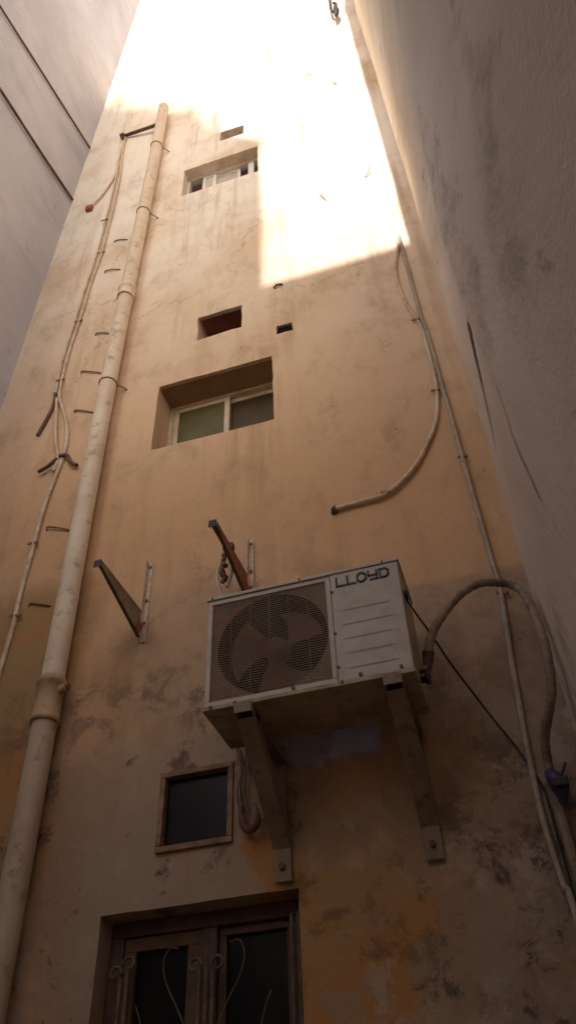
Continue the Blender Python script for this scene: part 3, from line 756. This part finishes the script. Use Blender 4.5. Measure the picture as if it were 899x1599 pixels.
MB().tube(smooth(pts, 4), .011, 7).build('wire', 'cable_dark', tw)
MB().tube(smooth([(-1.10, 2.76, 4.23), (-1.07, 2.755, 4.20), (-1.055, 2.75, 4.13), (-1.06, 2.76, 4.04), (-1.08, 2.77, 3.98)], 6), .010, 7).build('wire', 'steel_pale', tw)
MB().tube(smooth([(-1.13, 2.80, 4.16), (-1.145, 2.80, 4.10), (-1.13, 2.80, 4.0), (-1.11, 2.81, 3.93)], 6), .008, 7).build('wire', 'steel_pale', tw)
MB().box(-1.068, -1.045, 2.735, 2.765, 4.19, 4.225).build('clamp_nut', 'screw', tw, .003)

# hanging wires between low vent and strut
hg = thing('hanging_wires', (-1.05, 2.92, 3.2), 'loose brownish wires hanging between the low vent and the bracket', 'wires')
for i, (dx, rr, mat) in enumerate(((0, .005, 'clip'), (.018, .004, 'cable_dark'), (.036, .004, 'clip'))):
    MB().tube(wiggle(smooth([(-1.08 + dx, 2.925, 3.25), (-1.066 + dx, 2.92, 3.147), (-1.07 + dx * .8, 2.915, 3.039), (-1.048 + dx * .5, 2.915, 2.96)], 8), .012, 9, i), rr, 7).build('wire', mat, hg)
MB().tube(smooth([(-1.05, 2.91, 2.98), (-1.048, 2.905, 2.93), (-1.02, 2.9, 2.88), (-.985, 2.905, 2.90), (-.985, 2.91, 2.96)], 6), .02, 10, radii=[.007 + .009 * math.sin(math.pi * i / 24) for i in range(25)]).build('cloth_knot', 'wire_red', hg)

# bits left on the sunlit part of the wall
tl = thing('hanging_cable', (0, 2.95, 13.4), 'dark looped cable end hanging high on the sunlit wall', 'cable')
MB().tube(smooth([(.0, 2.94, 13.6), (-.012, 2.90, 12.9), (-.025, 2.88, 12.45), (-.01, 2.87, 12.25), (.03, 2.87, 12.33), (.045, 2.87, 12.50), (.02, 2.88, 12.60)], 8), .016, 8).build('loop', 'cable_black', tl)
MB().tube(smooth([(.025, 2.86, 12.40), (.03, 2.86, 12.2), (.012, 2.86, 12.02)], 6), .03, 10, radii=[.014 + .022 * math.sin(math.pi * i / 12) for i in range(13)]).build('lamp_holder', 'cable_black', tl)
for pts, lbl in (([(-.43, WY - .01, 10.66), (-.40, WY - .03, 10.70), (-.37, WY - .01, 10.675)], 'small dark hook high in the sunlit patch, left of the other'),
                 ([(-.165, WY - .01, 10.277), (-.15, WY - .02, 10.25), (-.143, WY - .01, 10.22)], 'tiny dark hook in the sunlit patch below the hanging cable'),
                 ([(-.06, WY - .01, 8.03), (-.03, WY - .03, 8.068), (-.004, WY - .04, 8.13)], 'bent wire stub in the sunlit patch near the right corner'),
                 ([(-.44, WY - .01, 7.98), (-.42, WY - .03, 7.93), (-.40, WY - .01, 7.86)], 'short wire stub low in the middle of the sunlit patch'),
                 ([(-.855, WY - .01, 6.765), (-.83, WY - .02, 6.782), (-.79, WY - .01, 6.786)], 'small wire stub under the lower left corner of the sunlit patch')):
    o = MB().tube(smooth(pts, 5), .009 if pts[0][2] > 9 else .0075, 7)
    tag(o.build('wall_hook', 'wood_tan' if pts[0][2] < 7 else 'conduit'), lbl, 'hook')

# ------------------------------------------------------------------ daylight
wd = bpy.data.worlds.new('World'); SC.world = wd; wd.use_nodes = True
nt = wd.node_tree; sky = nt.nodes.new('ShaderNodeTexSky'); sky.sky_type = 'NISHITA'; sky.sun_disc = False
sky.sun_elevation = R(SUN_EL); sky.sun_rotation = math.pi - R(SUN_AZ); sky.altitude = 200; sky.dust_density = 2.5
nt.links.new(sky.outputs[0], nt.nodes['Background'].inputs[0]); nt.nodes['Background'].inputs[1].default_value = .24
sl = bpy.data.lights.new('sun', 'SUN'); sl.energy = 7.0; sl.angle = R(.6); sl.color = (1, .95, .88)
so = bpy.data.objects.new('sun', sl); COL.objects.link(so); so.location = (0, -8, 25)
so.rotation_euler = Vector((-math.sin(R(SUN_AZ)) * math.cos(R(SUN_EL)), math.cos(R(SUN_AZ)) * math.cos(R(SUN_EL)), -math.sin(R(SUN_EL)))).to_track_quat('-Z', 'Y').to_euler()

# ------------------------------------------------------------------ camera
cd = bpy.data.cameras.new('camera'); cam = bpy.data.objects.new('camera', cd); COL.objects.link(cam); SC.camera = cam
cd.sensor_fit = 'VERTICAL'; cd.sensor_height = 24.0; cd.sensor_width = 24.0 * 575 / 1024; cd.lens = 1267.7 / 1599 * 24.0
cd.clip_start = .05; cd.clip_end = 500
rot = Matrix(((.95449891, .22691344, .19349969), (.29664996, -.65609834, -.69392634), (-.03050639, .71975361, -.69355901)))
cam.matrix_world = Matrix.Translation((0, 0, 1.6)) @ rot.to_4x4()

SC.view_settings.view_transform = 'Standard'; SC.view_settings.look = 'None'; SC.view_settings.exposure = 0; SC.view_settings.gamma = 1
SC.render.engine = 'CYCLES'
SC.cycles.max_bounces = 20; SC.cycles.diffuse_bounces = 16; SC.cycles.use_denoising = True
SC.cycles.sample_clamp_indirect = 0
